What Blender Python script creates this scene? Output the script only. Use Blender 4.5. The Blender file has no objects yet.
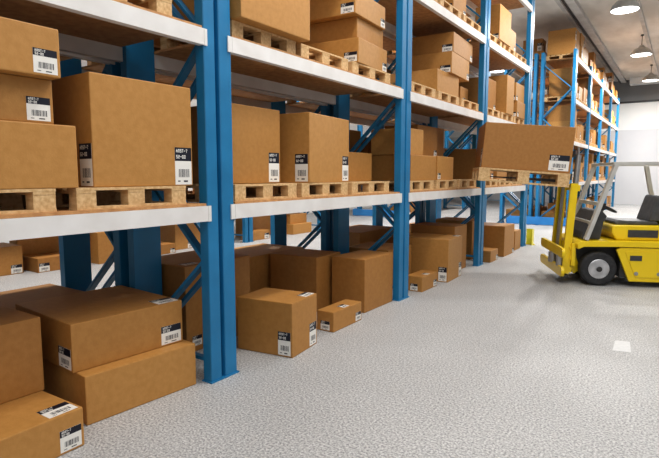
import bpy, bmesh, math, random
from mathutils import Vector, Matrix
random.seed(7)
R = math.radians
col = bpy.context.scene.collection

# ------------------------------------------------------------------ materials
def newmat(name, rough=0.6, metal=0.0, base=(0.5, 0.5, 0.5)):
    m = bpy.data.materials.new(name); m.use_nodes = True
    nt = m.node_tree; b = nt.nodes['Principled BSDF']
    b.inputs['Roughness'].default_value = rough
    b.inputs['Metallic'].default_value = metal
    b.inputs['Base Color'].default_value = (*base, 1)
    return m, nt, b

def srgb(r, g, b):
    f = lambda c: (c/255/12.92) if c/255 <= 0.04045 else ((c/255+0.055)/1.055)**2.4
    return (f(r), f(g), f(b))

def noisy(name, c1, c2, scale=8, rough=0.6, metal=0.0, bump=0.0, detail=4, stretch=(1, 1, 1), bscale=None, lo=0.35, hi=0.65):
    m, nt, b = newmat(name, rough, metal)
    tc = nt.nodes.new('ShaderNodeTexCoord'); mp = nt.nodes.new('ShaderNodeMapping')
    mp.inputs['Scale'].default_value = stretch
    nt.links.new(tc.outputs['Object'], mp.inputs[0])
    n = nt.nodes.new('ShaderNodeTexNoise'); n.inputs['Scale'].default_value = scale; n.inputs['Detail'].default_value = detail
    nt.links.new(mp.outputs[0], n.inputs['Vector'])
    r = nt.nodes.new('ShaderNodeValToRGB')
    r.color_ramp.elements[0].position = lo; r.color_ramp.elements[1].position = hi
    r.color_ramp.elements[0].color = (*c1, 1); r.color_ramp.elements[1].color = (*c2, 1)
    nt.links.new(n.outputs['Fac'], r.inputs[0]); nt.links.new(r.outputs[0], b.inputs['Base Color'])
    if bump:
        n2 = nt.nodes.new('ShaderNodeTexNoise'); n2.inputs['Scale'].default_value = bscale or scale*3; n2.inputs['Detail'].default_value = 3
        nt.links.new(mp.outputs[0], n2.inputs['Vector'])
        bp = nt.nodes.new('ShaderNodeBump'); bp.inputs['Strength'].default_value = bump; bp.inputs['Distance'].default_value = 0.01
        nt.links.new(n2.outputs['Fac'], bp.inputs['Height']); nt.links.new(bp.outputs[0], b.inputs['Normal'])
    return m

M = {}
cb = []
for i, (a, b_) in enumerate((((172, 122, 60), (180, 130, 67)), ((162, 112, 53), (170, 120, 60)), ((180, 130, 66), (188, 138, 74)))):
    cb.append(noisy('cardboard_%s' % 'abc'[i], srgb(*a), srgb(*b_), scale=22, rough=0.55, bump=0.1, bscale=90, detail=8))
M['wood'] = noisy('pallet_wood', srgb(196, 158, 108), srgb(222, 190, 142), scale=6, rough=0.7, stretch=(1, 6, 6), bump=0.1)
M['chip'] = noisy('shelf_board', srgb(176, 126, 78), srgb(200, 152, 100), scale=14, rough=0.7, detail=6)
M['blue'] = noisy('blue_paint', srgb(24, 114, 160), srgb(32, 124, 172), scale=3, rough=0.4)
M['blue_l'] = noisy('bright_blue_paint', srgb(44, 124, 190), srgb(52, 134, 200), scale=3, rough=0.4)
M['white'] = noisy('white_beam_paint', srgb(222, 218, 214), srgb(232, 229, 226), scale=4, rough=0.45)
M['label_white'] = noisy('label_paper', srgb(232, 228, 220), srgb(240, 238, 232), scale=5, rough=0.5)
M['label_dark'] = noisy('label_ink_band', srgb(18, 20, 34), srgb(24, 26, 42), scale=5, rough=0.45)
M['ink'] = noisy('label_ink', srgb(60, 60, 66), srgb(72, 72, 78), scale=5, rough=0.5)
M['yellow'] = noisy('forklift_yellow', srgb(232, 200, 20), srgb(240, 208, 30), scale=3, rough=0.3)
M['yguard'] = noisy('guard_yellow', srgb(232, 216, 40), srgb(240, 224, 60), scale=3, rough=0.4)
M['silver'] = noisy('silver_paint', srgb(186, 184, 178), srgb(198, 196, 190), scale=6, rough=0.4)
M['steel'] = noisy('brushed_steel', srgb(150, 150, 150), srgb(176, 176, 176), scale=6, rough=0.3, metal=0.6)
M['rim'] = noisy('rim_metal', srgb(176, 176, 178), srgb(206, 206, 208), scale=8, rough=0.3, metal=0.6)
M['tyre'] = noisy('tyre_rubber', srgb(38, 38, 40), srgb(52, 52, 54), scale=20, rough=0.75, bump=0.1)
M['black'] = noisy('black_plastic', srgb(56, 56, 58), srgb(66, 66, 68), scale=10, rough=0.6)
M['vinyl'] = noisy('seat_vinyl', srgb(70, 71, 73), srgb(84, 85, 87), scale=12, rough=0.55, bump=0.05)
M['lampshade'] = noisy('lamp_shade_metal', srgb(168, 168, 164), srgb(186, 185, 180), scale=6, rough=0.4, metal=0.2)
M['dark'] = noisy('dark_metal', srgb(46, 44, 44), srgb(58, 56, 56), scale=6, rough=0.5)
M['wallw'] = noisy('wall_white', srgb(232, 232, 230), srgb(238, 238, 236), scale=0.6, rough=0.8)
M['wallg'] = noisy('wall_light_grey', srgb(205, 205, 208), srgb(212, 212, 214), scale=0.6, rough=0.8)
M['wallb'] = noisy('wall_grey_band', srgb(128, 128, 128), srgb(138, 138, 138), scale=0.6, rough=0.8)
M['ceil'] = noisy('ceiling_concrete', srgb(196, 188, 178), srgb(232, 226, 218), scale=0.9, rough=0.9, detail=9, stretch=(1, 0.45, 1), bump=0.3, bscale=5)
M['ceilbeam'] = noisy('ceiling_beam_concrete', srgb(184, 178, 172), srgb(204, 198, 192), scale=2, rough=0.9, detail=8)
m, nt, b = newmat('lamp_glow', 0.5); b.inputs['Emission Color'].default_value = (1, 0.98, 0.95, 1); b.inputs['Emission Strength'].default_value = 6; M['glow'] = m

# floor: speckled light grey epoxy
m, nt, b = newmat('floor_speckled', 0.55)
tc = nt.nodes.new('ShaderNodeTexCoord')
n1 = nt.nodes.new('ShaderNodeTexNoise'); n1.inputs['Scale'].default_value = 62; n1.inputs['Detail'].default_value = 5; n1.inputs['Roughness'].default_value = 0.65
n2 = nt.nodes.new('ShaderNodeTexNoise'); n2.inputs['Scale'].default_value = 0.8; n2.inputs['Detail'].default_value = 5
for n in (n1, n2): nt.links.new(tc.outputs['Object'], n.inputs['Vector'])
r1 = nt.nodes.new('ShaderNodeValToRGB'); r1.color_ramp.elements[0].position = 0.36; r1.color_ramp.elements[1].position = 0.62
r1.color_ramp.elements[0].color = (*srgb(130, 130, 131), 1); r1.color_ramp.elements[1].color = (*srgb(214, 213, 211), 1)
r2 = nt.nodes.new('ShaderNodeValToRGB'); r2.color_ramp.elements[0].position = 0.3; r2.color_ramp.elements[1].position = 0.7
r2.color_ramp.elements[0].color = (0.86, 0.86, 0.86, 1); r2.color_ramp.elements[1].color = (1, 1, 1, 1)
nt.links.new(n1.outputs['Fac'], r1.inputs[0]); nt.links.new(n2.outputs['Fac'], r2.inputs[0])
mx = nt.nodes.new('ShaderNodeMix'); mx.data_type = 'RGBA'; mx.blend_type = 'MULTIPLY'; mx.inputs[0].default_value = 1
nt.links.new(r1.outputs[0], mx.inputs[6]); nt.links.new(r2.outputs[0], mx.inputs[7]); nt.links.new(mx.outputs[2], b.inputs['Base Color'])
bp = nt.nodes.new('ShaderNodeBump'); bp.inputs['Strength'].default_value = 0.5; bp.inputs['Distance'].default_value = 0.01
nt.links.new(n1.outputs['Fac'], bp.inputs['Height']); nt.links.new(bp.outputs[0], b.inputs['Normal'])
M['floor'] = m

# ------------------------------------------------------------------ helpers
def bm_box(bm, x0, x1, y0, y1, z0, z1, mi=0):
    vs = [bm.verts.new((x, y, z)) for z in (z0, z1) for x, y in ((x0, y0), (x1, y0), (x1, y1), (x0, y1))]
    for f in ((3, 2, 1, 0), (4, 5, 6, 7), (0, 1, 5, 4), (1, 2, 6, 5), (2, 3, 7, 6), (3, 0, 4, 7)):
        bm.faces.new([vs[i] for i in f]).material_index = mi
    return vs

def bm_prism(bm, poly, a0, a1, axis='y', mi=0):
    """polygon in the plane across `axis`, extruded a0..a1"""
    def P(p, a): return {'y': (p[0], a, p[1]), 'z': (p[0], p[1], a), 'x': (a, p[0], p[1])}[axis]
    v0 = [bm.verts.new(P(p, a0)) for p in poly]; v1 = [bm.verts.new(P(p, a1)) for p in poly]
    n = len(poly); fs = [bm.faces.new(v0), bm.faces.new(v1[::-1])]
    for i in range(n): fs.append(bm.faces.new((v0[i], v1[i], v1[(i+1) % n], v0[(i+1) % n])))
    for f in fs: f.material_index = mi

def bm_tube(bm, p0, p1, r, n=10, r1=None, cap=True):
    p0, p1 = Vector(p0), Vector(p1); d = (p1-p0).normalized()
    a = d.orthogonal().normalized(); b = d.cross(a); r1 = r if r1 is None else r1
    A = [bm.verts.new(p0+(a*math.cos(t)+b*math.sin(t))*r) for t in [2*math.pi*i/n for i in range(n)]]
    B = [bm.verts.new(p1+(a*math.cos(t)+b*math.sin(t))*r1) for t in [2*math.pi*i/n for i in range(n)]]
    for i in range(n): bm.faces.new((A[i], A[(i+1) % n], B[(i+1) % n], B[i]))
    if cap: bm.faces.new(A[::-1]); bm.faces.new(B)

def bm_bar(bm, p0, p1, w, t, up=(0, 0, 1)):
    """rectangular bar from p0 to p1, width w (across up), thickness t (along side)"""
    p0, p1 = Vector(p0), Vector(p1); d = (p1-p0).normalized()
    s = d.cross(Vector(up)).normalized(); u = s.cross(d).normalized()
    q = [s*t/2+u*w/2, -s*t/2+u*w/2, -s*t/2-u*w/2, s*t/2-u*w/2]
    A = [bm.verts.new(p0+k) for k in q]; B = [bm.verts.new(p1+k) for k in q]
    for i in range(4): bm.faces.new((A[i], B[i], B[(i+1) % 4], A[(i+1) % 4]))
    bm.faces.new(A); bm.faces.new(B[::-1])

def bm_lathe(bm, prof, c, axis='y', n=32, closed=False):
    """prof: list of (radius, along). axis through c"""
    rings = []
    for r, a in prof:
        ring = []
        for i in range(n):
            t = 2*math.pi*i/n; u, w = r*math.cos(t), r*math.sin(t)
            v = {'y': (u, a, w), 'z': (u, w, a), 'x': (a, u, w)}[axis]
            ring.append(bm.verts.new(Vector(c)+Vector(v)))
        rings.append(ring)
    for a, b in zip(rings, rings[1:]):
        for i in range(n): bm.faces.new((a[i], a[(i+1) % n], b[(i+1) % n], b[i]))
    if closed:
        a, b = rings[-1], rings[0]
        for i in range(n): bm.faces.new((a[i], a[(i+1) % n], b[(i+1) % n], b[i]))
    else:
        bm.faces.new(rings[0]); bm.faces.new(rings[-1])

def mesh(name, bm, mats, bevel=0.0, smooth=False):
    bmesh.ops.recalc_face_normals(bm, faces=bm.faces[:])
    if bevel:
        es = [e for e in bm.edges if len(e.link_faces) == 2 and e.calc_face_angle(0) > 0.5]
        bmesh.ops.bevel(bm, geom=es, offset=bevel, segments=2, profile=0.6, affect='EDGES', clamp_overlap=True)
    me = bpy.data.meshes.new(name); bm.to_mesh(me); bm.free()
    for mm in (mats if isinstance(mats, (list, tuple)) else [mats]): me.materials.append(mm)
    if smooth:
        for p in me.polygons: p.use_smooth = True
    return me

def link(name, me, parent=None, loc=(0, 0, 0), rot=None):
    o = bpy.data.objects.new(name, me); col.objects.link(o)
    o.location = loc
    if rot is not None: o.rotation_euler = rot
    if parent is not None: o.parent = parent
    return o

def part(name, bm, mats, parent=None, bevel=0.0, smooth=False, loc=(0, 0, 0)):
    return link(name, mesh(name, bm, mats, bevel, smooth), parent, loc)

def tag(o, label, cat, group=None, kind=None):
    o['label'] = label; o['category'] = cat
    if group: o['group'] = group
    if kind: o['kind'] = kind
    return o

def struct(name, bm, mats, bevel=0.0):
    o = part(name, bm, mats, None, bevel); o['kind'] = 'structure'
    return o

# ------------------------------------------------------------------ setting
FX = -3.17                                    # aisle face of the front rack row
bm = bmesh.new(); bm_box(bm, -14, 9, -7, 35.2, -0.1, 0); struct('floor', bm, M['floor'])
CZ = 7.2
bm = bmesh.new(); bm_box(bm, -14, 4.5, -7, 35.2, CZ, CZ+0.15); struct('ceiling', bm, M['ceil'])
bm = bmesh.new(); bm_box(bm, -14, 9, 35.0, 35.2, 0, 4.35, 0); bm_box(bm, -14, 9, 35.0, 35.2, 4.35, 5.95, 1); bm_box(bm, -14, 9, 35.0, 35.2, 5.95, CZ, 2)
struct('wall_back', bm, [M['wallg'], M['wallw'], M['wallb']])
bm = bmesh.new(); bm_box(bm, -14.2, -14, -7, 35.2, 0, CZ); struct('wall_left', bm, M['wallw'])
bm = bmesh.new(); bm_box(bm, -3.37, -3.12, -7, 34.95, CZ-0.14, CZ-0.001); struct('trim_1', bm, M['ceilbeam'])
bm = bmesh.new(); bm_box(bm, -3.44, -3.375, -7, 34.95, CZ-0.16, CZ-0.001); struct('trim_2', bm, M['dark'])
bm = bmesh.new(); bm_box(bm, -3.68, -3.55, -7, 34.95, CZ-0.05, CZ-0.001); struct('trim_3', bm, M['ceilbeam'])
bm = bmesh.new(); bm_box(bm, -1.63, -1.5, -7, 34.95, CZ-0.06, CZ-0.001); struct('trim_4', bm, M['ceilbeam'])
bm = bmesh.new(); bm_box(bm, -2.9, 9, 34.2, 34.95, CZ-0.35, CZ-0.001); struct('trim_5', bm, M['wallw'])
bm = bmesh.new(); bm_box(bm, -14, 9, 34.93, 34.99, 5.88, 5.98); struct('trim_6', bm, M['dark'])
bm = bmesh.new(); bm_prism(bm, [(-0.506, 6.067), (-0.375, 6.102), (-0.334, 5.731), (-0.494, 5.695)], 0.0005, 0.003, 'z')
M['mark'] = noisy('faded_marking', srgb(200, 200, 199), srgb(210, 210, 209), scale=30)
mk = part('floor_marking', bm, M['mark']); tag(mk, 'small pale rectangle marked on the grey floor in the empty aisle', 'floor marking')

# ------------------------------------------------------------------ racking
LV = [1.492, 2.877, 4.262, 5.647]
BH = 0.125; DT = 0.02; PW = 0.30; PH = 5.87; RD = 1.10
POSTS = [-0.45, 2.875, 6.315, 9.64, 12.935]
FPOSTS = [18.95, 22.27, 25.59, 28.91, 32.23]
ORD = ['first', 'second', 'third', 'fourth', 'fifth']

def post_mesh(sign):
    # C-section with a groove down the aisle face; x from 0 (face) into the rack
    bm = bmesh.new(); s = -sign; d = 0.095; g = 0.06
    poly = [(0, 0.006), (s*0.006, 0), (s*d, 0), (s*d, PW), (s*0.008, PW), (0, PW-0.008), (0, 0.166), (s*0.006, 0.16), (s*g, 0.158), (s*g, 0.12), (s*0.006, 0.118), (0, 0.112)]
    bm_prism(bm, poly, 0.012, PH, 'z'); return mesh('post', bm, M['blue'])
PM = {1: post_mesh(1), -1: post_mesh(-1)}
bm = bmesh.new(); bm_box(bm, -0.012, 0.107, -0.012, PW+0.012, 0, 0.012); FOOT = mesh('foot_plate', bm, M['blue'])
def brace_mesh(kind):
    bm = bmesh.new()
    for y in (0.04, PW-0.07):
        pass
    return bm
def upright(face, sign, y, label, group, swap=False):
    """sign=+1: aisle on +x side (rack body extends to -x)"""
    root = bpy.data.objects.new('upright_frame', None); col.objects.link(root); root.location = (face, y, 0)
    tag(root, label, 'rack upright', group)
    link('post', PM[sign], root)
    link('post', PM[-sign], root, (-sign*RD, 0, 0))
    link('foot_plate', FOOT, root, (0 if sign < 0 else -0.095, 0, 0)); link('foot_plate', FOOT, root, (-sign*RD+(0 if sign > 0 else -0.095), 0, 0))
    f, r = -sign*0.097, -sign*(RD-0.097)
    if swap: f, r = r, f
    nodes = [(r, 0.22), (f, 1.03), (r, 1.9), (f, 2.78), (r, 3.68), (f, 4.62), (r, 5.45)]
    for (xa, za), (xb, zb) in zip(nodes, nodes[1:]):
        bm = bmesh.new()
        bm_bar(bm, (xa, 0.06, za), (xb, 0.06, zb), 0.072, 0.03, up=(0, 1, 0))
        part('brace', bm, M['blue'], root, 0.004)
        bm = bmesh.new()
        bm_bar(bm, (xa, PW-0.06, za), (xb, PW-0.06, zb), 0.072, 0.03, up=(0, 1, 0))
        part('brace', bm, M['blue'], root, 0.004)
    bm = bmesh.new(); bm_bar(bm, (f, 0.05, 0.18), (r, 0.05, 0.18), 0.05, 0.03, up=(0, 1, 0)); part('brace', bm, M['blue'], root)
    return root

def shelf(face, sign, ya, yb, z, label, group):
    """ya/yb: y of the posts' inner faces"""
    root = bpy.data.objects.new('pallet_shelf', None); col.objects.link(root); root.location = (face, ya, z)
    tag(root, label, 'rack shelf', group)
    L = yb-ya; s = -sign
    for nm, x0 in (('front_beam', 0), ('rear_beam', 1)):
        bm = bmesh.new()
        if x0 == 0: a, b_, pa, pb = -s*0.012, s*0.05, -s*0.012, -s*0.001
        else: a, b_, pa, pb = s*(RD-0.05), s*(RD+0.012), s*(RD+0.001), s*(RD+0.012)
        bm_box(bm, min(a, b_), max(a, b_), 0.003, L-0.003, -BH, 0)
        bm_box(bm, min(pa, pb), max(pa, pb), -0.045, 0.0, -BH-0.002, 0.0)
        bm_box(bm, min(pa, pb), max(pa, pb), L, L+0.03, -BH-0.002, 0.0)
        part(nm, bm, M['white'], root)
    bm = bmesh.new(); a, b_ = s*0.0, s*RD
    bm_box(bm, min(a, b_), max(a, b_), 0.012, L-0.012, 0.001, DT); part('shelf_board', bm, M['chip'], root)
    return root

ROWS = [('front', FX, 1), ('middle', FX-2*RD-0.13, -1), ('rear', -9.25, 1)]
lvname = ['lowest', 'second', 'third', 'top']
bayname = ['leftmost bay', 'second bay from camera', 'third bay from camera', 'bay before the cross aisle']
rowtxt = {'front': 'front rack row', 'middle': 'row behind it', 'rear': 'row across the far aisle'}
for rn, face, sg in ROWS:
    for i, y in enumerate(POSTS):
        nm = ['just off the left edge', 'widest, nearest in view', 'third from the camera', 'fourth from the camera', 'last one before the cross aisle'][i]
        if i == 0 and rn != 'front': continue
        upright(face, sg, y, 'blue upright frame of the %s, %s' % (rowtxt[rn].replace('behind it', 'behind the front'), nm), 'upright frames of the near racks', swap=(rn == 'middle'))
    for b in range(4):
        if b == 0 and rn == 'rear': pass
        for l in range(4):
            if rn == 'rear' and l > 1: continue
            if b == 0 and l > 1 and rn != 'front': continue
            if b == 0 and rn != 'front' and False: continue
            shelf(face, sg, POSTS[b]+PW, POSTS[b+1], LV[l], '%s white-beamed shelf, %s, %s' % (lvname[l], rowtxt[rn].replace('behind it', 'behind the front'), bayname[b]), 'shelves of the near racks')
# the first uprights of the rows behind
for rn, face, sg in ROWS[1:]:
    upright(face, sg, POSTS[0], 'blue upright frame of the %s, just off the left edge' % rowtxt[rn].replace('behind it', 'behind the front'), 'upright frames of the near racks')
FROWS = [('front', FX, 1), ('middle', FX-2*RD-0.13, -1), ('rear', -9.25, 1), ('deep', -9.25-2*RD-0.13, -1)]
frow = {'front': 'far rack beyond forklift', 'middle': 'far rack behind that one', 'rear': 'rack across the far aisle', 'deep': 'rack deepest at the left'}
for rn, face, sg in FROWS:
    n = 5 if rn != 'deep' else 2
    for i in range(n):
        upright(face, sg, FPOSTS[i], 'blue upright, %s past the cross aisle, %s' % (ORD[i], frow[rn]), 'upright frames of the far racks')
    for b in range(n-1):
        for l in range(4):
            if rn in ('rear', 'deep') and (l > 1 or b > 1): continue
            shelf(face, sg, FPOSTS[b]+PW, FPOSTS[b+1], LV[l], '%s white shelf, %s bay past the cross aisle, %s' % (lvname[l], ORD[b], frow[rn]), 'shelves of the far racks')

def end_rail(x0, x1, y, label):
    bm = bmesh.new(); bm_box(bm, x0, x1, y, y+0.05, 0.02, 0.29)
    r = part('guard_rail', bm, M['blue_l'], None, 0.01); tag(r, label, 'guard rail')
    for x in (x0+0.1, (x0+x1)/2, x1-0.1):
        b2 = bmesh.new(); bm_box(b2, x-0.04, x+0.04, y+0.05, y+0.11, 0, 0.31); part('rail_foot', b2, M['blue_l'], r)
end_rail(-5.2, -3.12, 18.8, 'blue low guard rail across the end of the far rack left of the forklift')
end_rail(-11.7, -9.2, 18.8, 'blue low guard rail across the rack end seen under the lowest shelf')
def guard(x, y, label):
    bm = bmesh.new()
    t = 0.012
    poly = [(-0.09, -0.09), (0.09, -0.09), (0.09, 0.09), (0.09-t, 0.09), (0.09-t, -0.09+t), (-0.09, -0.09+t)]
    bm_prism(bm, [(p[0], -p[1]) for p in poly], 0, 0.4, 'z')
    bm_box(bm, -0.1, 0.12, 0.06, 0.12, 0, 0.02)
    g = part('post_guard', bm, M['yguard'], None, 0.003, loc=(x, y, 0)); tag(g, label, 'post guard', 'yellow post guards')
guard(-3.12, 13.36, 'yellow steel guard at the foot of the last front upright')
guard(-9.13, 13.33, 'yellow steel guard at the end upright across the far aisle')
guard(-11.85, 18.4, 'yellow guard left of the blue rail under the shelf')

# ------------------------------------------------------------------ box labels
FONT = {'A': '010101111101101', 'N': '111101101101101', 'S': '111100111001111', 'T': '111010010010010', '7': '111001010010010',
        '5': '111100111001111', '2': '111001111100111', '0': '111101101101111', '-': '000000111000000', 'K': '101110100110101', 'G': '111100101101111', '1': '010110010010111'}
def bm_text(bm, s, x, y, px_, mi):
    for ch in s:
        if ch in FONT:
            for k, c in enumerate(FONT[ch]):
                if c == '1':
                    cx, cy = x+(k % 3)*px_, y-(k//3)*px_*1.15
                    vs = [bm.verts.new(p+(0.0021,)) for p in ((cx, cy-px_*1.15), (cx+px_, cy-px_*1.15), (cx+px_, cy), (cx, cy))]
                    bm.faces.new(vs).material_index = mi
        x += px_*4
def label_mesh(w, h, head):
    bm = bmesh.new()
    bm_box(bm, 0, w, 0, h, 0, 0.0012, 0)
    def q(x0, x1, y0, y1, z, mi):
        bm.faces.new([bm.verts.new((x, y, z)) for x, y in ((x0, y0), (x1, y0), (x1, y1), (x0, y1))]).material_index = mi
    hy = h*(1-head); q(0, w, hy, h, 0.0016, 1)
    p = min(w/34, h*head/16)
    bm_text(bm, 'ANST-7', w*0.08, h-h*head*0.12, p, 0); bm_text(bm, '52-00', w*0.08, h-h*head*0.56, p, 0)
    rnd = random.Random(3); x = w*0.2; by0, by1 = (h*0.2, h*0.42) if h > w else (h*0.2, h*0.45)
    while x < w*0.85:
        bw = w*rnd.choice((0.012, 0.02, 0.035)); q(x, x+bw, by0, by1, 0.0016, 2); x += bw+w*rnd.choice((0.014, 0.024, 0.03))
    q(w*0.15, w*0.3, h*0.08, h*0.11, 0.0016, 2); q(w*0.5, w*0.75, h*0.07, h*0.115, 0.0016, 2)
    me = bpy.data.meshes.new('label'); bm.to_mesh(me); bm.free()
    for k in ('label_white', 'label_dark', 'ink'): me.materials.append(M[k])
    return me
LT = (0.155, 0.285); LW = (0.185, 0.15); LV_ = (0.17, 0.11)
LM = {'T': label_mesh(*LT, 0.36), 'W': label_mesh(*LW, 0.36), 'V': label_mesh(*LV_, 0.34), 'Q': label_mesh(0.14, 0.14, 0.3), 'S': label_mesh(0.12, 0.1, 0.36), 'R': label_mesh(0.14, 0.23, 0.36)}
LS = {'T': LT, 'W': LW, 'V': LV_, 'Q': (0.14, 0.14), 'S': (0.12, 0.1), 'R': (0.14, 0.23)}

boxes = []
def cbox(cx, cy, z, th, L, W, H, labels='', label=None, group=None, mi=None, matrix=None, bev=0.008, edge=0.02):
    """L along y, W along x, origin at base centre. labels: tokens face+pos+type e.g. 'xrW' = aisle(+x) face, right end, wide"""
    bm = bmesh.new(); bm_box(bm, -W/2, W/2, -L/2, L/2, 0.001, H)
    o = part('cardboard_box', bm, cb[random.randrange(3)] if mi is None else cb[mi], None, bev)
    if matrix is None: o.location = (cx, cy, z); o.rotation_euler = (0, 0, R(th))
    else: o.matrix_world = matrix
    for tok in labels.split():
        f, pos, ty = tok[0], tok[1], tok[2]; w, h = LS[ty]
        e = edge
        k = min(1.0, (H-0.03)/h) if f != 't' else 1.0
        w *= k; h *= k
        fw = L if f in 'xXt' else W
        a = fw/2-w-e if pos == 'r' else (-fw/2+e if pos == 'l' else -w/2)
        if f == 'x': Mx = Matrix(((0, 0, 1, W/2), (1, 0, 0, a), (0, 1, 0, e*0.8), (0, 0, 0, 1)))
        elif f == 'X': Mx = Matrix(((0, 0, -1, -W/2), (-1, 0, 0, -a), (0, 1, 0, e*0.8), (0, 0, 0, 1)))
        elif f == 'y': Mx = Matrix(((1, 0, 0, a), (0, 0, -1, -L/2), (0, 1, 0, e*0.8), (0, 0, 0, 1)))
        else: Mx = Matrix(((0, -1, 0, W/2-e), (1, 0, 0, a), (0, 0, 1, H), (0, 0, 0, 1)))
        l_ = link('label', LM[ty], o); l_.matrix_local = Mx @ Matrix.Diagonal((k, k, 1, 1))
    if label: tag(o, label, 'cardboard box', group)
    boxes.append((cx, cy, z, L, W, H)); return o

# ------------------------------------------------------------------ pallets
def pallet_parts(L, W, H):
    """front stringers along y. returns list of (name, boxes)"""
    t = H*0.13; out = []
    bh = H-3*t
    for x in (-W/2, -0.05, W/2-0.1): out.append(('bottom_board', [(x, x+0.1, -L/2, L/2, 0, t)]))
    for x in (-W/2, -0.05, W/2-0.1):
        for y in (-L/2, -0.07, L/2-0.14): out.append(('block', [(x+0.003, x+0.097, y+0.002, y+0.138, t, t+bh)]))
    for y in (-L/2, -0.07, L/2-0.14): out.append(('stringer_board', [(-W/2+0.001, W/2-0.001, y+0.002, y+0.138, t+bh, 2*t+bh)]))
    n = 6; bw = 0.115; gap = (W-n*bw)/(n-1)
    for i in range(n):
        x = -W/2+i*(bw+gap); out.append(('deck_board', [(x, x+bw, -L/2, L/2, 2*t+bh, H)]))
    return out
PCACHE = {}
def pallet(cx, cy, z, L=0.93, W=0.95, H=0.144, th=0, label=None, group='wooden pallets on the racks', detail=True, matrix=None):
    key = (L, W, H, detail)
    if key not in PCACHE:
        ps = pallet_parts(L, W, H)
        if detail:
            lst = []
            for nm, bs in ps:
                bm = bmesh.new()
                for b in bs: bm_box(bm, *b)
                lst.append((nm, mesh(nm, bm, M['wood'], 0.002)))
            PCACHE[key] = lst
        else:
            bm = bmesh.new()
            for nm, bs in ps:
                for b in bs: bm_box(bm, *b)
            PCACHE[key] = mesh('wooden_pallet', bm, M['wood'])
    if detail:
        root = bpy.data.objects.new('wooden_pallet', None); col.objects.link(root)
        for nm, me in PCACHE[key]: link(nm, me, root)
    else: root = link('wooden_pallet', PCACHE[key])
    if matrix is None: root.location = (cx, cy, z); root.rotation_euler = (0, 0, R(th))
    else: root.matrix_world = matrix
    if label: tag(root, label, 'pallet', group)
    return root

D1, D2, D3, D4 = [z+DT for z in LV]
PX = FX-0.05-0.475
Z1 = D1+0.144; Z2 = D2+0.144; Z3 = D3+0.144; Z4 = D4+0.144
# bay 1 (left)
pallet(PX, 1.22, D1, label='wooden pallet on the lowest shelf under the three stacked boxes at left')
pallet(PX, 2.26, D1, L=0.89, label='wooden pallet on the lowest shelf under the big square box at left')
pallet(PX, 2.18, D2, L=0.89, label='wooden pallet on the second shelf at the top left, left of the near upright')
pallet(PX, 1.15, D2, label='wooden pallet on the second shelf at the top left corner')
cbox(PX, 1.7, Z2, 0, 0.6, 0.6, 0.5, '', 'brown box on the pallet at the very top left above the white beam')
# bay 2
for l, D in ((0, D1), (1, D2)):
    for k, (y0, y1) in enumerate(((3.24, 4.11), (4.19, 5.07), (5.16, 6.09))):
        pallet(PX, (y0+y1)/2, D, L=round(y1-y0, 2), label='%s wooden pallet on the %s shelf between the near and the middle upright' % (['leftmost', 'middle', 'rightmost'][k], lvname[l]))
for l, D in ((0, D1), (1, D2)):
    for k, y in enumerate((7.12, 8.12, 9.12)):
        pallet(PX, y, D, L=0.89, label='%s wooden pallet on the %s shelf of the bay right of the middle upright' % (['leftmost', 'middle', 'rightmost'][k], lvname[l]))
for l, D in ((0, D1), (1, D2), (2, D3)):
    for k, y in enumerate((10.45, 11.45, 12.42)):
        pallet(PX, y, D, L=0.89, label='%s wooden pallet on the %s shelf of the last bay before the cross aisle' % (['leftmost', 'middle', 'rightmost'][k], lvname[l]))
for k, y in enumerate((7.12, 8.12, 9.12)):
    pallet(PX, y, D3, L=0.89, label='%s wooden pallet on the third shelf right of the middle upright' % ['leftmost', 'middle', 'rightmost'][k])

# ------------------------------------------------------------------ hand-placed boxes, front row
# floor, left bay
cbox(-3.533, 1.106, 0, 2, 1.2, 0.9, 0.257, 'xrQ trW', 'flat labelled brown box on the floor in the bottom left corner', mi=2)
cbox(-3.974, 1.168, 0.257, 0, 1.1, 0.8, 0.52, '', 'plain brown box standing on the bottom left corner box, cut by the left edge', mi=1)
cbox(-3.746, 2.362, 0, -4, 0.925, 0.9, 0.354, '', 'long plain brown box on the floor at left under a labelled box', mi=2)
cbox(-3.895, 2.345, 0.354, -4, 0.915, 0.95, 0.352, 'xrW yrW trW', 'large brown box with three labels lying on the long floor box at left', mi=0)
cbox(-4.95, 1.95, 0, 0, 1.5, 0.85, 0.62, '', 'wide brown box on the floor behind the stacked boxes in the left bay', mi=1)
# floor, bay 2
cbox(-3.332, 3.925, 0, 8, 0.5, 0.635, 0.531, 'yrR xrR trV', 'cube-like brown box on the floor just right of the near blue upright', mi=0)
cbox(-3.228, 4.918, 0, 1, 0.62, 0.225, 0.227, 'ycS xrS tcS', 'small low brown box on the floor in front of two big boxes', mi=0)
cbox(-3.49, 5.88, 0, 0, 0.76, 0.5, 0.684, '', 'tall brown box on the floor just left of the middle upright', mi=1)
cbox(-4.16, 5.49, 0, 3, 0.6, 0.74, 0.7, '', 'big brown box on the floor behind the small low labelled box', mi=1)
cbox(-4.3, 3.68, 0, 0, 0.9, 0.8, 0.86, 'xlS tlV', 'dark brown box on the floor behind the near blue upright', mi=1, edge=0.07)
cbox(-4.98, 5.35, 0, 0, 1.3, 0.8, 0.68, '', 'wide brown box at the back of the floor bay between near and middle uprights', mi=2)
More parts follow.
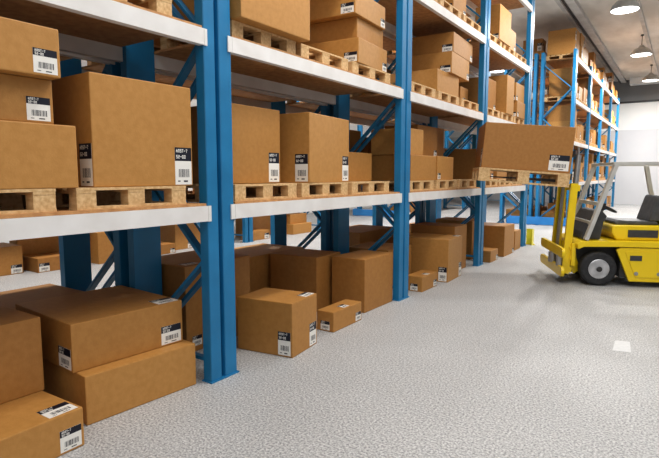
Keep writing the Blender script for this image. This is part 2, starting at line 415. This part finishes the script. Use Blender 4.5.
# floor, bay 3
cbox(-3.261, 7.271, 0, 0, 0.56, 0.265, 0.229, 'ycS xrS tcS', 'small low brown box on the floor just right of the middle upright', mi=0)
cbox(-3.545, 8.211, 0, 3, 0.73, 0.9, 0.70, 'yrR xrR trV', 'labelled tall brown box on the floor in the middle of the third bay', mi=2)
cbox(-3.95, 7.15, 0, 0, 0.8, 0.75, 0.62, '', 'brown box on the floor behind the small box right of the middle upright', mi=1)
cbox(-3.75, 9.1, 0, 0, 0.62, 0.85, 0.82, '', 'shaded tall brown box on the floor left of the fourth upright', mi=1)
cbox(-4.95, 8.2, 0, 0, 1.3, 0.8, 0.75, '', 'dark wide brown box at the back of the third floor bay', mi=1)
# floor, bay 4
cbox(-3.488, 11.456, 0, 0, 0.77, 0.8, 0.654, 'xrS', 'medium brown box on the floor in the last bay before the cross aisle', mi=0)
cbox(-3.27, 10.42, 0, 0, 0.5, 0.35, 0.232, 'xrS', 'small low brown box on the floor right of the fourth upright', mi=0)
cbox(-3.95, 10.67, 0, 0, 0.75, 0.85, 0.8, '', 'tall shaded brown box on the floor behind the small one in the last bay', mi=1)
cbox(-4.95, 11.7, 0, 0, 1.6, 0.8, 0.6, '', 'wide low box at the back of the floor bay before the cross aisle', mi=1)
cbox(-3.4, 12.4, 0, 0, 0.5, 0.5, 0.45, '', 'last brown box on the floor beside the end upright', mi=0)
# lowest shelf, left bay
cbox(-3.496, 2.376, Z1, -2, 0.82, 0.52, 0.758, 'xrT yrT', 'big square brown box with two labels on the lowest shelf at left', mi=2, edge=0.012)
cbox(-3.65, 1.235, Z1, 0, 1.2, 0.86, 0.395, '', 'bottom brown box of the three stacked at the left edge on the lowest shelf', mi=2)
cbox(-3.65, 1.163, Z1+0.395, 0, 1.1, 0.8, 0.268, 'xrQ', 'middle brown box of the three stacked at the left edge on the lowest shelf', mi=0)
cbox(-3.575, 1.168, Z1+0.663, 0, 1.1, 0.85, 0.289, 'xrQ', 'topmost brown box of the three stacked at the left edge', mi=2)
# lowest shelf, bay 2
cbox(-3.72, 3.66, Z1, 0, 0.70, 0.74, 0.72, 'xrT', 'tall brown box with one label on the lowest shelf right of the near upright', mi=0)
cbox(-3.455, 4.745, Z1, 6, 0.92, 0.40, 0.726, 'xrT yrT', 'tall brown box with two labels in the middle of the lowest shelf', mi=2)
cbox(-3.85, 5.80, Z1, 0, 0.62, 0.7, 0.374, '', 'lower plain box on the lowest shelf left of the middle upright', mi=0)
cbox(-4.0, 5.62, Z1+0.374, 0, 0.62, 0.5, 0.33, 'xlS', 'dark box stacked on the plain box left of the middle upright', mi=1)
# second shelf, bay 2
cbox(-3.55, 3.705, Z2, 0, 0.955, 0.9, 0.6, '', 'large plain brown box on the second shelf at the top, right of the near upright', mi=2)
cbox(-3.675, 5.62, Z2, 4, 0.80, 0.9, 0.285, 'yrV xrS', 'bottom labelled box of the stack on the second shelf left of the middle upright', mi=2)
cbox(-3.724, 5.633, Z2+0.285, 4, 0.725, 0.9, 0.248, '', 'plain middle box of the stack on the second shelf left of the middle upright', mi=0)
cbox(-3.678, 5.56, Z2+0.533, 4, 0.82, 0.9, 0.272, 'yrV xrS', 'upper labelled box of the stack on the second shelf left of the middle upright', mi=2)
# lowest shelf, bay 3
cbox(-3.65, 7.25, Z1, 0, 0.91, 0.8, 0.378, '', 'low wide brown box on the lowest shelf right of the middle upright', mi=0)
cbox(-3.7, 8.228, Z1, 0, 0.7, 0.8, 0.388, 'xlS', 'low labelled brown box second from the middle upright on the lowest shelf', mi=2)
cbox(-3.6, 7.05, Z1+0.378, 0, 0.55, 0.6, 0.38, '', 'small brown box stacked on the low wide box right of the middle upright', mi=2)
cbox(-3.85, 8.05, Z1+0.388, 0, 0.8, 0.6, 0.5, 'xlS xrS', 'dark brown box stacked on the low labelled box of the third bay', mi=1)
cbox(-4.1, 9.1, Z1, 0, 0.75, 0.5, 0.95, 'xrS', 'dark tall brown box on the lowest shelf behind the lifted pallet', mi=1)
# second shelf, bay 3
cbox(-3.7, 8.146, Z2, 0, 0.92, 0.9, 0.34, '', 'bottom plain box of three stacked on the second shelf, third bay', mi=2)
cbox(-3.674, 8.589, Z2+0.34, 3, 0.955, 0.9, 0.341, 'yrV xrS', 'middle labelled box of the stack of three on the second shelf', mi=2)
cbox(-3.677, 8.70, Z2+0.681, 3, 1.055, 0.9, 0.313, 'yrV xrS', 'topmost labelled box of the stack of three on the second shelf', mi=0)
cbox(-3.75, 9.42, Z2, 0, 0.4, 0.6, 0.3, 'xcS', 'small box on the second shelf left of the fourth upright', mi=0)
# second shelf, bay 4
cbox(-3.7, 10.5, Z2, 0, 0.7, 0.8, 0.6, 'xrS', 'tall box on the second shelf right of the fourth upright', mi=1)
cbox(-3.6, 11.55, Z2, 0, 0.55, 0.8, 0.8, '', 'tallest plain box on the second shelf of the last bay', mi=2)
cbox(-3.6, 12.45, Z2, 0, 0.7, 0.8, 0.36, 'xlS yrS', 'bottom box of the pair on the second shelf beside the end upright', mi=0)
cbox(-3.6, 12.42, Z2+0.36, 0, 0.7, 0.75, 0.4, 'xlS yrS', 'top box of the pair on the second shelf beside the end upright', mi=2)
# lowest shelf, bay 4
cbox(-3.7, 10.5, Z1, 0, 0.7, 0.8, 0.6, 'xrS', 'brown box on the lowest shelf of the last bay, behind the lifted box', mi=1)
cbox(-3.7, 11.5, Z1, 0, 0.8, 0.8, 0.5, '', 'wide brown box on the lowest shelf in the middle of the last bay', mi=0)
# third shelf
cbox(-3.45, 11.02, Z3, 0, 0.8, 0.5, 0.68, 'yrS', 'tall brown box on the third shelf of the last bay, upper middle right', mi=2)
cbox(-3.5, 11.75, Z3, 0, 0.5, 0.5, 0.42, 'xrS', 'lower brown box on the third shelf of the last bay', mi=2)
cbox(-3.7, 8.7, Z3, 0, 0.6, 0.8, 0.4, 'yrV xrS', 'labelled brown box on the third shelf right of the middle upright', mi=0)
# ------------------------------------------------------------------ the row behind, backing onto the front one
X2 = FX-RD-0.13-RD/2
wordpos = ['left', 'middle', 'right']
for b in range(4):
    for l in range(3):
        D = LV[l]+DT
        if b == 0 and l > 0: continue
        span = POSTS[b+1]-POSTS[b]-PW
        for k in range(3):
            y = POSTS[b]+PW+span*(k+0.5)/3
            if b == 0 and k == 0: continue
            if l == 2 and b < 2: continue
            pallet(X2, y, D, L=0.9, detail=False, label='pallet, %s of the %s shelf in the row behind, %s' % (wordpos[k], lvname[l], bayname[b]), group='pallets in the row behind')
            if (b, k, l) in ((2, 2, 0), (3, 1, 2), (1, 2, 1)): continue
            H = random.uniform(0.6, 0.9) if l == 0 else random.uniform(0.35, 0.8); L = random.uniform(0.65, 0.88)
            cbox(X2+random.uniform(-.04, .04), y, D+0.144, 0, L, 0.85, H, 'XrT xrS' if random.random() < .6 else '', 'brown box, %s of %s shelf, row behind, %s' % (wordpos[k], lvname[l], bayname[b]), 'boxes in the row behind')
# floor boxes across the far aisle (rear row)
rear = [(-9.98, 3.86, 1.05, 0.7, 0.50, 'xrW', 'brown box on the far floor at the left edge, seen under the lowest shelf'),
        (-9.70, 4.95, 0.85, 0.6, 0.26, 'xlW', 'flat labelled box on the far floor left of the dark blue posts'),
        (-10.22, 5.05, 1.1, 0.3, 0.62, '', 'tall brown box on the far floor behind the flat labelled one'),
        (-9.75, 5.95, 0.6, 0.8, 0.62, '', 'tall brown box on the far floor between the two dark blue posts'),
        (-9.60, 7.3, 0.4, 0.5, 0.22, 'xrS', 'small box on the far floor right of the dark blue posts'),
        (-9.95, 8.2, 0.9, 0.6, 0.72, 'xcW', 'tall labelled box on the far floor just left of the near upright'),
        (-9.55, 10.35, 0.7, 0.4, 0.24, 'xrW', 'low box on the far floor right of the near upright'),
        (-10.1, 10.9, 1.0, 0.5, 0.8, '', 'tall box on the far floor behind the low one right of the near upright'),
        (-9.70, 12.2, 0.9, 0.7, 0.30, 'ylW', 'low wide box on the far floor near the yellow guard'),
        (-9.80, 12.2, 0.8, 0.6, 0.28, '', 'box stacked on the low wide box near the yellow guard')]
for i, (x, y, L, W, H, lb, txt) in enumerate(rear):
    cbox(x, y, 0.30 if i == 9 else 0, 0, L, W, H, lb, txt, 'boxes across the far aisle', mi=i % 3)
for b in range(1, 4):
    span = POSTS[b+1]-POSTS[b]-PW
    for k in range(3):
        y = POSTS[b]+PW+span*(k+0.5)/3
        pallet(-9.8, y, D1, L=0.9, detail=False, label='pallet, %s of lowest shelf across the far aisle, %s' % (wordpos[k], bayname[b]), group='pallets across the far aisle')
        cbox(-9.8, y, Z1, 0, random.uniform(.6, .85), 0.8, random.uniform(.4, .8), 'xrT', 'brown box, %s of lowest shelf across far aisle, %s' % (wordpos[k], bayname[b]), 'boxes across the far aisle')
# ------------------------------------------------------------------ far block beyond the cross aisle
for rn, xc, nb, nl in (('front', FX-RD/2, 4, 4), ('middle', FX-RD-0.13-RD/2, 1, 4), ('rear', -9.8, 1, 2)):
    for b in range(nb):
        span = FPOSTS[b+1]-FPOSTS[b]-PW
        for l in range(nl):
            for k in range(3):
                y = FPOSTS[b]+PW+span*(k+0.5)/3
                pallet(xc, y, LV[l]+DT, L=0.9, detail=False, label='pallet, %s of %s shelf of the %s, %s bay' % (['near end', 'middle', 'far end'][k], lvname[l], frow[rn], ORD[b]), group='pallets in the far racks')
                if l == 3 and b == 0 and k == 0: continue
                if random.random() < 0.06: continue
                z = LV[l]+DT+0.144
                H = random.uniform(0.35, 0.62); L = random.uniform(.55, .86); W = random.uniform(.7, .9)
                n = 2 if random.random() < 0.45 and H < 0.55 else 1
                for q in range(n):
                    xj = xc+random.uniform(0, .06)
                    cbox(xj, y, z, 0, L-.05*q, W-.05*q, H, random.choice(('xlT', 'xrT', 'xlT yrT', 'yrW', '')), '%s brown box, %s of %s shelf of %s, %s bay' % ('upper' if q else ('lower' if n == 2 else 'single'), ['near end', 'middle', 'far end'][k], lvname[l], frow[rn], ORD[b]), 'boxes in the far racks', bev=0)
                    z += H
        for k in range(3):
            y = FPOSTS[b]+PW+span*(k+0.5)/3
            cbox(xc, y, 0, 0, random.uniform(.6, .85), 0.85, random.uniform(.4, .8), 'xlT yrT', 'brown floor box, %s of the %s, %s bay' % (['near end', 'middle', 'far end'][k], frow[rn], ORD[b]), 'boxes on the floor of the far racks', bev=0)
cbox(-3.72, 19.70, Z4, 0, 0.8, 0.88, 0.42, 'xlT', 'lower of two wide boxes on top of the far rack corner', mi=0)
cbox(-3.72, 19.70, Z4+0.42, 0, 0.8, 0.86, 0.40, 'xlT', 'upper of two wide boxes on top of the far rack corner', mi=0)

# ------------------------------------------------------------------ ceiling lamps
def lamp_meshes():
    bm = bmesh.new()
    prof = [(0.37, 0), (0.375, 0.02), (0.34, 0.13), (0.24, 0.24), (0.1, 0.29), (0.09, 0.36), (0.07, 0.37)]
    inner = [(0.06, 0.35), (0.22, 0.22), (0.32, 0.12), (0.358, 0.005)]
    bm_lathe(bm, prof+inner, (0, 0, 0), 'z', 32, closed=True)
    sh = mesh('lamp_shade', bm, M['lampshade'], smooth=True)
    bm = bmesh.new(); bm_lathe(bm, [(0.352, 0.004), (0.34, 0.03), (0.2, 0.06)], (0, 0, 0), 'z', 32); df = mesh('lamp_lens', bm, M['glow'])
    bm = bmesh.new(); bm_tube(bm, (0, 0, 0.36), (0, 0, CZ-6.42), 0.012, 8); bm_lathe(bm, [(0.06, CZ-6.47), (0.05, CZ-6.421)], (0, 0, 0), 'z', 16); cd = mesh('cable', bm, M['dark'])
    return sh, df, cd
SH, DF, CD = lamp_meshes()
def lamp(x, y, power, label):
    root = bpy.data.objects.new('ceiling_lamp', None); col.objects.link(root); root.location = (x, y, 6.42)
    tag(root, label, 'ceiling lamp', 'dome lamps hanging from the ceiling')
    link('lamp_shade', SH, root); link('lamp_lens', DF, root); link('cable', CD, root)
    ld = bpy.data.lights.new('lamp_light', 'AREA'); ld.shape = 'DISK'; ld.size = 0.68; ld.energy = power; ld.color = (1, 0.985, 0.96)
    lo = bpy.data.objects.new('lamp_light', ld); col.objects.link(lo); lo.location = (0, 0, -0.02); lo.parent = root
for y, t in ((17.4, 'largest dome lamp at the top right, cut by the upper edge'), (24.1, 'dome lamp hanging from the ceiling, second from the top right'), (30.8, 'smallest dome lamp, closest to the back wall'),
             (10.7, 'dome lamp above the forklift, just above the frame'), (4.0, 'dome lamp above the near aisle, out of frame')):
    lamp(-1.7, y, 120 if y < 12 else (300 if y < 20 else 480), t)
for i, y in enumerate((4.0, 10.7, 17.4, 24.1)):
    lamp(-7.35, y, 330, 'dome lamp over the far aisle, %s from the camera, hidden by the racks' % ORD[i])

def area(name, loc, rot, sx, sy, e, c=(1, 1, 1)):
    ld = bpy.data.lights.new(name, 'AREA'); ld.shape = 'RECTANGLE'; ld.size = sx; ld.size_y = sy; ld.energy = e; ld.color = c
    lo = bpy.data.objects.new(name, ld); col.objects.link(lo); lo.location = loc; lo.rotation_euler = rot
area('overhead_fill_light', (1.9, 5, 7.15), (0, 0, 0), 5, 22, 720)  # added soft fill just under the ceiling; the hall has no known skylight
area('camera_side_fill_light', (3.5, -5.5, 3.6), (R(72), 0, R(28)), 6, 5, 70)  # added fill from behind the camera towards the racks, no real door there

# ------------------------------------------------------------------ forklift (local u = back, v = away, z up)
TA = R(24)
TM = Matrix.Translation((-1.03, 8.97, 0)) @ Matrix.Rotation(TA, 4, 'Z')
fk = bpy.data.objects.new('forklift', None); col.objects.link(fk); fk.matrix_world = TM
tag(fk, 'yellow counterbalance forklift lifting a pallet at the right edge', 'forklift')
VW = 1.1
def fp(name, bm, mat, bevel=0.0, smooth=False, parent=None): return part(name, bm, M[mat] if isinstance(mat, str) else mat, parent or fk, bevel, smooth)
def wheel(u, r, v0, v1, out):
    bm = bmesh.new(); w0, w1 = (v0, v1)
    bm_lathe(bm, [(r*.56, w0+.01), (r*.62, w0), (r*.86, w0), (r*.97, w0+.02), (r, w0+.05), (r, w1-.05), (r*.97, w1-.02), (r*.86, w1), (r*.62, w1), (r*.56, w1-.01)], (u, 0, r), 'y', 40, closed=True)
    w = fp('wheel', bm, 'tyre', smooth=False)
    s = 1 if out < 0 else -1; f = w0 if out < 0 else w1
    bm = bmesh.new(); bm_lathe(bm, [(r*.57, f), (r*.52, f-s*.006), (r*.45, f+s*.05), (r*.3, f+s*.065), (r*.24, f+s*.03), (r*.17, f+s*.012), (r*.15, f-s*.012), (r*.02, f-s*.014)], (u, 0, r), 'y', 36)
    rim = fp('rim', bm, 'rim', parent=w)
    bm = bmesh.new()
    for k in range(6):
        t = k*math.pi/3; c = (u+r*.37*math.cos(t), f+s*.06, r+r*.37*math.sin(t)); bm_tube(bm, c, (c[0], f+s*.035, c[2]), r*.045, 8)
    fp('wheel_nut', bm, 'dark', parent=w)
    bm = bmesh.new(); bm_lathe(bm, [(r*.155, f-s*.03), (r*.13, f-s*.036), (r*.02, f-s*.037)], (u, 0, r), 'y', 24); fp('hub_cap', bm, 'dark', parent=w)
wheel(0, 0.272, 0.0, 0.2, -1); wheel(0, 0.272, VW-0.2, VW, 1)
wheel(1.32, 0.22, 0.03, 0.2, -1); wheel(1.32, 0.22, VW-0.2, VW-0.03, 1)
# chassis: side panels, floor plate and front fender
for v0, v1 in ((-0.01, 0.05), (VW-0.05, VW+0.01)):
    bm = bmesh.new()
    bm_prism(bm, [(0.30, 0.62), (0.24, 0.58), (0.44, 0.09), (1.06, 0.09), (1.08, 0.5), (1.3, 0.55), (1.55, 0.5), (1.6, 0.2), (1.8, 0.24), (1.8, 0.62)], v0, v1)
    sp = fp('side_panel', bm, 'yellow', 0.008)
    s = -1 if v0 < 0.5 else 1; f = v0 if s < 0 else v1
    a, b_ = sorted((f+s*0.0005, f+s*0.012))
    bm = bmesh.new(); bm_prism(bm, [(0.36, 0.56), (0.52, 0.16), (1.0, 0.16), (1.0, 0.56)], a, b_); dr = fp('access_door', bm, 'yellow', 0.004, parent=sp)
    a, b_ = sorted((f+s*0.013, f+s*0.02))
    bm = bmesh.new(); bm_box(bm, 0.43, 0.60, a, b_, 0.42, 0.50); fp('door_handle', bm, 'black', 0.003, parent=sp)
    bm = bmesh.new()
    for u in (0.53, 0.85): bm_tube(bm, (u, f+s*0.0125, 0.22), (u, f+s*0.02, 0.22), 0.03, 14)
    fp('bolt', bm, 'steel', parent=sp)
bm = bmesh.new()
bm_prism(bm, [(-0.34, 0.66), (-0.29, 0.71), (0.2, 0.72), (1.85, 0.72), (1.85, 0.63), (0.2, 0.63), (-0.24, 0.62), (-0.32, 0.58)], -0.03, VW+0.03)
fp('fender', bm, 'yellow', 0.008)
bm = bmesh.new(); bm_box(bm, 0.32, 1.05, 0.06, VW-0.06, 0.14, 0.62); bm_box(bm, -0.3, 0.32, 0.26, VW-0.26, 0.2, 0.62); fp('chassis', bm, 'dark')
bm = bmesh.new(); bm_tube(bm, (0, 0.2, 0.272), (0, VW-0.2, 0.272), 0.06, 12); fp('front_axle', bm, 'dark')
bm = bmesh.new(); bm_prism(bm, [(-0.36, 0.62), (-0.29, 0.6), (-0.27, 0.4), (-0.2, 0.22), (-0.30, 0.14), (-0.40, 0.3)], 0.24, 0.32); fp('mast_bracket', bm, 'yellow', 0.006); bm = bmesh.new(); bm_prism(bm, [(-0.36, 0.62), (-0.29, 0.6), (-0.27, 0.4), (-0.2, 0.22), (-0.30, 0.14), (-0.40, 0.3)], VW-.32, VW-.24)
fp('mast_bracket', bm, 'yellow', 0.006)
bm = bmesh.new(); bm_lathe(bm, [(0.045, -0.02), (0.045, 0.02)], (-0.37, 0.12, 0.42), 'y', 16); bm_lathe(bm, [(0.045, -0.02), (0.045, 0.02)], (-0.37, 0.12, 0.58), 'y', 16); bm_box(bm, -0.39, -0.33, 0.08, 0.16, 0.3, 0.66)
fp('tilt_hinge', bm, 'yellow', 0.004)
# seat pedestal / engine cover
bm = bmesh.new(); bm_prism(bm, [(0.27, 0.722), (0.2, 0.84), (0.2, 0.92), (0.23, 0.953), (1.0, 0.953), (1.05, 0.722)], 0.12, VW-0.12); eng = fp('engine_cover', bm, 'yellow', 0.02)
bm = bmesh.new(); bm_box(bm, 0.43, 0.86, 0.108, 0.119, 0.77, 0.885); fp('vent', bm, 'black', 0.003, parent=eng)
bm = bmesh.new(); bm_prism(bm, [(0.93, 0.954), (0.98, 1.11), (1.5, 1.14), (1.86, 1.0), (1.9, 0.722), (1.06, 0.722), (1.02, 0.954)], 0.06, VW-0.06); fp('engine_hood', bm, 'yellow', 0.03)
bm = bmesh.new(); bm_prism(bm, [(1.58, 0.3), (1.81, 0.25), (2.0, 0.35), (2.02, 0.9), (1.92, 1.0), (1.91, 0.61), (1.58, 0.61)], 0.02, VW-0.02); fp('counterweight', bm, 'dark', 0.03)
# seat
bm = bmesh.new(); bm_prism(bm, [(0.28, 0.955), (0.27, 1.0), (0.34, 1.028), (0.45, 1.02), (0.88, 1.015), (0.92, 0.955)], 0.24, VW-0.28); seat = fp('seat', bm, 'vinyl', 0.02)
bm = bmesh.new(); bm_prism(bm, [(0.77, 1.02), (0.885, 1.40), (0.91, 1.42), (1.01, 1.41), (1.03, 1.38), (0.985, 1.12), (0.92, 1.02)], 0.24, VW-0.34); fp('seat_backrest', bm, 'vinyl', 0.025)
# dashboard
bm = bmesh.new(); bm_prism(bm, [(-0.24, 0.723), (-0.22, 0.84), (-0.06, 1.17), (0.04, 1.19), (0.13, 1.09), (0.08, 1.0), (0.04, 0.723)], 0.14, VW-0.14); fp('dashboard', bm, 'black', 0.02)
bm = bmesh.new(); bm_tube(bm, (0.05, 0.5, 1.1), (0.2, 0.5, 1.2), 0.022, 10)
sc_ = fp('steering_column', bm, 'black')
bm = bmesh.new()
n = 28; ax = Vector((0.06, 0, 0.12)).normalized(); u1 = Vector((0, 1, 0)); u2 = ax.cross(u1); c = Vector((0.215, 0.5, 1.21))
rings = []
for i in range(n):
    t = 2*math.pi*i/n; d = u1*math.cos(t)+u2*math.sin(t)
    rings.append([bm.verts.new(c+d*0.165+(d*math.cos(s)+ax*math.sin(s))*0.014) for s in [2*math.pi*k/8 for k in range(8)]])
for i in range(n):
    a, b_ = rings[i], rings[(i+1) % n]
    for k in range(8): bm.faces.new((a[k], a[(k+1) % 8], b_[(k+1) % 8], b_[k]))
for t in (0.3, 2.4, 4.5): bm_tube(bm, c, c+(u1*math.cos(t)+u2*math.sin(t))*0.16, 0.01, 6)
fp('steering_wheel', bm, 'black', smooth=True)
bm = bmesh.new()
for k in range(3): bm_tube(bm, (0.06+.0*k, 0.3-0.05*k, 1.12), (0.10, 0.28-0.05*k, 1.27), 0.008, 6); bm_lathe(bm, [(0.012, -.012), (0.018, 0), (0.012, 0.012)], (0.10, 0.28-0.05*k, 1.28), 'z', 10)
fp('control_lever', bm, 'black')
# overhead guard
pil = [(-0.205, 0.725), (0.175, 1.90)]
for v in (0.03, VW-0.03):
    bm = bmesh.new(); bm_bar(bm, (pil[0][0], v, pil[0][1]), (pil[1][0], v, pil[1][1]), 0.10, 0.06, up=(0, 1, 0)); fp('front_pillar', bm, 'silver', 0.006)
    bm = bmesh.new(); bm_bar(bm, (1.16, v+(.1 if v < .5 else -.1), 1.1), (1.05, v+(.1 if v < .5 else -.1), 1.47), 0.06, 0.06, up=(0, 1, 0)); bm_bar(bm, (1.05, v+(.1 if v < .5 else -.1), 1.46), (0.96, v+(.1 if v < .5 else -.1), 1.89), 0.06, 0.06, up=(0, 1, 0)); fp('rear_pillar', bm, 'silver')
bm = bmesh.new()
for v in (0.03, VW-0.03): bm_box(bm, 0.13, 1.3, v-0.03, v+0.03, 1.89, 1.94)
for u in (0.13, 1.24): bm_box(bm, u, u+0.06, 0.06, VW-0.06, 1.895, 1.935)
for v in (0.22, 0.38, 0.54, 0.7, 0.86): bm_box(bm, 0.19, 1.24, v-0.015, v+0.015, 1.90, 1.925)
fp('roof_guard', bm, 'silver', 0.004)
for z in (0.99, 1.29):
    t = (z-pil[0][1])/(pil[1][1]-pil[0][1]); u = pil[0][0]+(pil[1][0]-pil[0][0])*t
    bm = bmesh.new(); bm_box(bm, u-0.035, u+0.005, 0.056, VW-0.056, z-0.03, z+0.03); fp('grille_bar', bm, 'silver', 0.005)
# mast (tilted back 3 deg)
ma = R(3.2); bu, bz = -0.46, 0.16
def ml(du, dz): return (bu+du*math.cos(ma)+dz*math.sin(ma), bz+dz*math.cos(ma)-du*math.sin(ma))
def mprism(bm, rect, v0, v1):
    u0, u1, z0, z1 = rect; bm_prism(bm, [ml(u0, z0), ml(u1, z0), ml(u1, z1), ml(u0, z1)], v0, v1)
mt = None
for v in (0.14, VW-0.14):
    bm = bmesh.new(); s = 1 if v < .5 else -1
    mprism(bm, (-0.055, 0.055, 0, 1.45), v-0.012, v+0.012)
    mprism(bm, (-0.055, -0.035, 0, 1.45), min(v, v+s*0.05), max(v, v+s*0.05)); mprism(bm, (0.035, 0.055, 0, 1.45), min(v, v+s*0.05), max(v, v+s*0.05))
    fp('mast_rail', bm, 'yellow')
    bm = bmesh.new(); w = v+s*0.155
    mprism(bm, (0.03, 0.055, 0.1, 1.9), w-0.02, w+0.02); fp('inner_rail', bm, 'yellow')
    bm = bmesh.new(); w = v+s*0.08
    a, b_ = ml(0.035, 0.05), ml(0.035, 1.9); bm_tube(bm, (a[0], w, a[1]), (b_[0], w, b_[1]), 0.044, 16)
    b2 = ml(0.02, 2.02); bm_tube(bm, (b_[0], w, b_[1]), (b2[0], w, b2[1]), 0.018, 12)
    fp('lift_cylinder', bm, 'steel', smooth=False)
bm = bmesh.new()
mprism(bm, (0.056, 0.09, 0.02, 0.12), 0.13, VW-0.13); fp('mast_crossmember', bm, 'yellow', 0.004)
bm = bmesh.new(); mprism(bm, (0.056, 0.09, 1.33, 1.43), 0.13, VW-0.13); fp('mast_crossmember', bm, 'yellow', 0.004)
# lower front cross plates with rounded ends, standing proud of the mast
for zc in (0.52, 0.22):
    bm = bmesh.new(); pts = []
    v0, v1, hh = -0.12, VW+0.30, 0.078
    for k in range(9): t = math.pi/2+math.pi*k/8; pts.append((v0+hh+hh*math.cos(t), zc+hh*math.sin(t)))
    for k in range(9): t = -math.pi/2+math.pi*k/8; pts.append((v1-hh+hh*math.cos(t), zc+hh*math.sin(t)))
    bm_prism(bm, pts, bu-0.12, bu-0.07, 'x'); fp('carriage_plate', bm, 'yellow', 0.008)
bm = bmesh.new(); bm_tube(bm, (bu-0.10, 0.55, 0.285), (bu-0.10, 0.55, 0.455), 0.07, 16); fp('hydraulic_motor', bm, 'steel'); bm = bmesh.new(); bm_tube(bm, (bu-0.095, 0.16, 0.285), (bu-0.095, 0.16, 0.455), 0.045, 16); fp('hydraulic_motor', bm, 'steel')
bm = bmesh.new(); bm_box(bm, bu-0.06, bu+0.05, 0.1, VW-0.1, 0.1, 0.135); fp('base_plate', bm, 'dark', 0.004)

# load frame: tilted 4.5 deg about v, origin at near right bottom of the pallet
LMX = TM @ Matrix.Translation((-0.515, -0.07, 1.545)) @ Matrix.Rotation(R(4.5), 4, 'Y')
PLl, PLw = 1.37, 1.15
# forks and carriage
bm = bmesh.new(); lm = Matrix.Translation((-0.515, -0.07, 1.545)) @ Matrix.Rotation(R(4.5), 4, 'Y')
fkroot = link('fork_carriage', None, fk)
fkroot.matrix_local = lm
for v in (0.33, 0.82):
    bm = bmesh.new(); bm_prism(bm, [(-1.2, 0.075), (-1.2, 0.085), (-0.3, 0.115), (0.012, 0.115), (0.012, 0.6), (0.05, 0.6), (0.05, 0.075), (0.0, 0.07)], v-0.06, v+0.06); part('fork', bm, M['dark'], fkroot)
bm = bmesh.new(); bm_box(bm, 0.051, 0.075, 0.2, 0.96, 0.12, 0.22); bm_box(bm, 0.051, 0.075, 0.2, 0.96, 0.48, 0.58); part('carriage_bar', bm, M['dark'], fkroot)
# the lifted pallet: long side faces the camera -> rotate local so that its y axis runs along u
PMt = LMX @ Matrix.Translation((-PLl/2, PLw/2, 0)) @ Matrix.Rotation(R(-90), 4, 'Z')
def load_pallet():
    root = bpy.data.objects.new('wooden_pallet', None); col.objects.link(root); root.matrix_world = PMt
    tag(root, 'tilted wooden pallet raised on the forklift forks', 'pallet')
    H = 0.215; t = 0.03; L, W = PLl, PLw
    for x in (-W/2, -0.07, W/2-0.14):
        bm = bmesh.new(); bm_box(bm, x, x+0.14, -L/2, L/2, 0, t); part('bottom_board', bm, M['wood'], root, 0.003)
        for y in (-L/2, -0.09, L/2-0.18):
            bm = bmesh.new(); bm_box(bm, x+0.002, x+0.138, y+0.002, y+0.178, t, H-2*t); part('block', bm, M['wood'], root, 0.003)
    for y in (-L/2, -0.09, L/2-0.18):
        bm = bmesh.new(); bm_box(bm, -W/2+0.001, W/2-0.001, y+0.002, y+0.178, H-2*t, H-t); part('stringer_board', bm, M['wood'], root, 0.003)
    n = 7; bw = 0.125; g = (W-n*bw)/(n-1)
    for i in range(n):
        x = -W/2+i*(bw+g); bm = bmesh.new(); bm_box(bm, x, x+bw, -L/2, L/2, H-t, H); part('deck_board', bm, M['wood'], root, 0.003)
load_pallet()
BM = LMX @ Matrix.Translation((-PLl/2-0.005, PLw/2+0.01, 0.216)) @ Matrix.Rotation(R(-90), 4, 'Z')
# in this frame local +x faces the camera (-v) and local +y runs along +u (right)
BM2 = LMX @ Matrix.Translation((-PLl/2-0.005, PLw/2+0.01, 0.216))
bm = bmesh.new(); bm_box(bm, -0.65, 0.69, -0.55, 0.55, 0, 0.71)
lb = part('cardboard_box', bm, cb[1], None, 0.01); lb.matrix_world = BM2
tag(lb, 'long brown box tilted on the pallet lifted by the forklift', 'cardboard box')
def put_label(parent, ty, M4, k=1.0):
    l_ = link('label', LM[ty], parent); l_.matrix_local = M4 @ Matrix.Diagonal((k, k, 1, 1))
put_label(lb, 'W', Matrix(((1, 0, 0, 0.36), (0, 0, -1, -0.55), (0, 1, 0, 0.03), (0, 0, 0, 1))), 1.6)
put_label(lb, 'T', Matrix(((0, 0, -1, -0.65), (-1, 0, 0, -0.33), (0, 1, 0, 0.02), (0, 0, 0, 1))), 1.0)

# ------------------------------------------------------------------ world, camera
w = bpy.data.worlds.new('World'); bpy.context.scene.world = w; w.use_nodes = True
bg = w.node_tree.nodes['Background']; bg.inputs[0].default_value = (0.93, 0.96, 1, 1); bg.inputs[1].default_value = 0.27
cd = bpy.data.cameras.new('camera'); cam = bpy.data.objects.new('camera', cd); col.objects.link(cam)
cd.sensor_width = 36; cd.lens = 515.28/659*36; cd.clip_end = 200
cam.location = (0, 0, 1.74); cam.rotation_euler = (R(90-5.985), 0, R(34.466))
bpy.context.scene.camera = cam
vs = bpy.context.scene.view_settings; vs.view_transform = 'Standard'; vs.look = 'None'; vs.exposure = 0.2; vs.gamma = 0.9
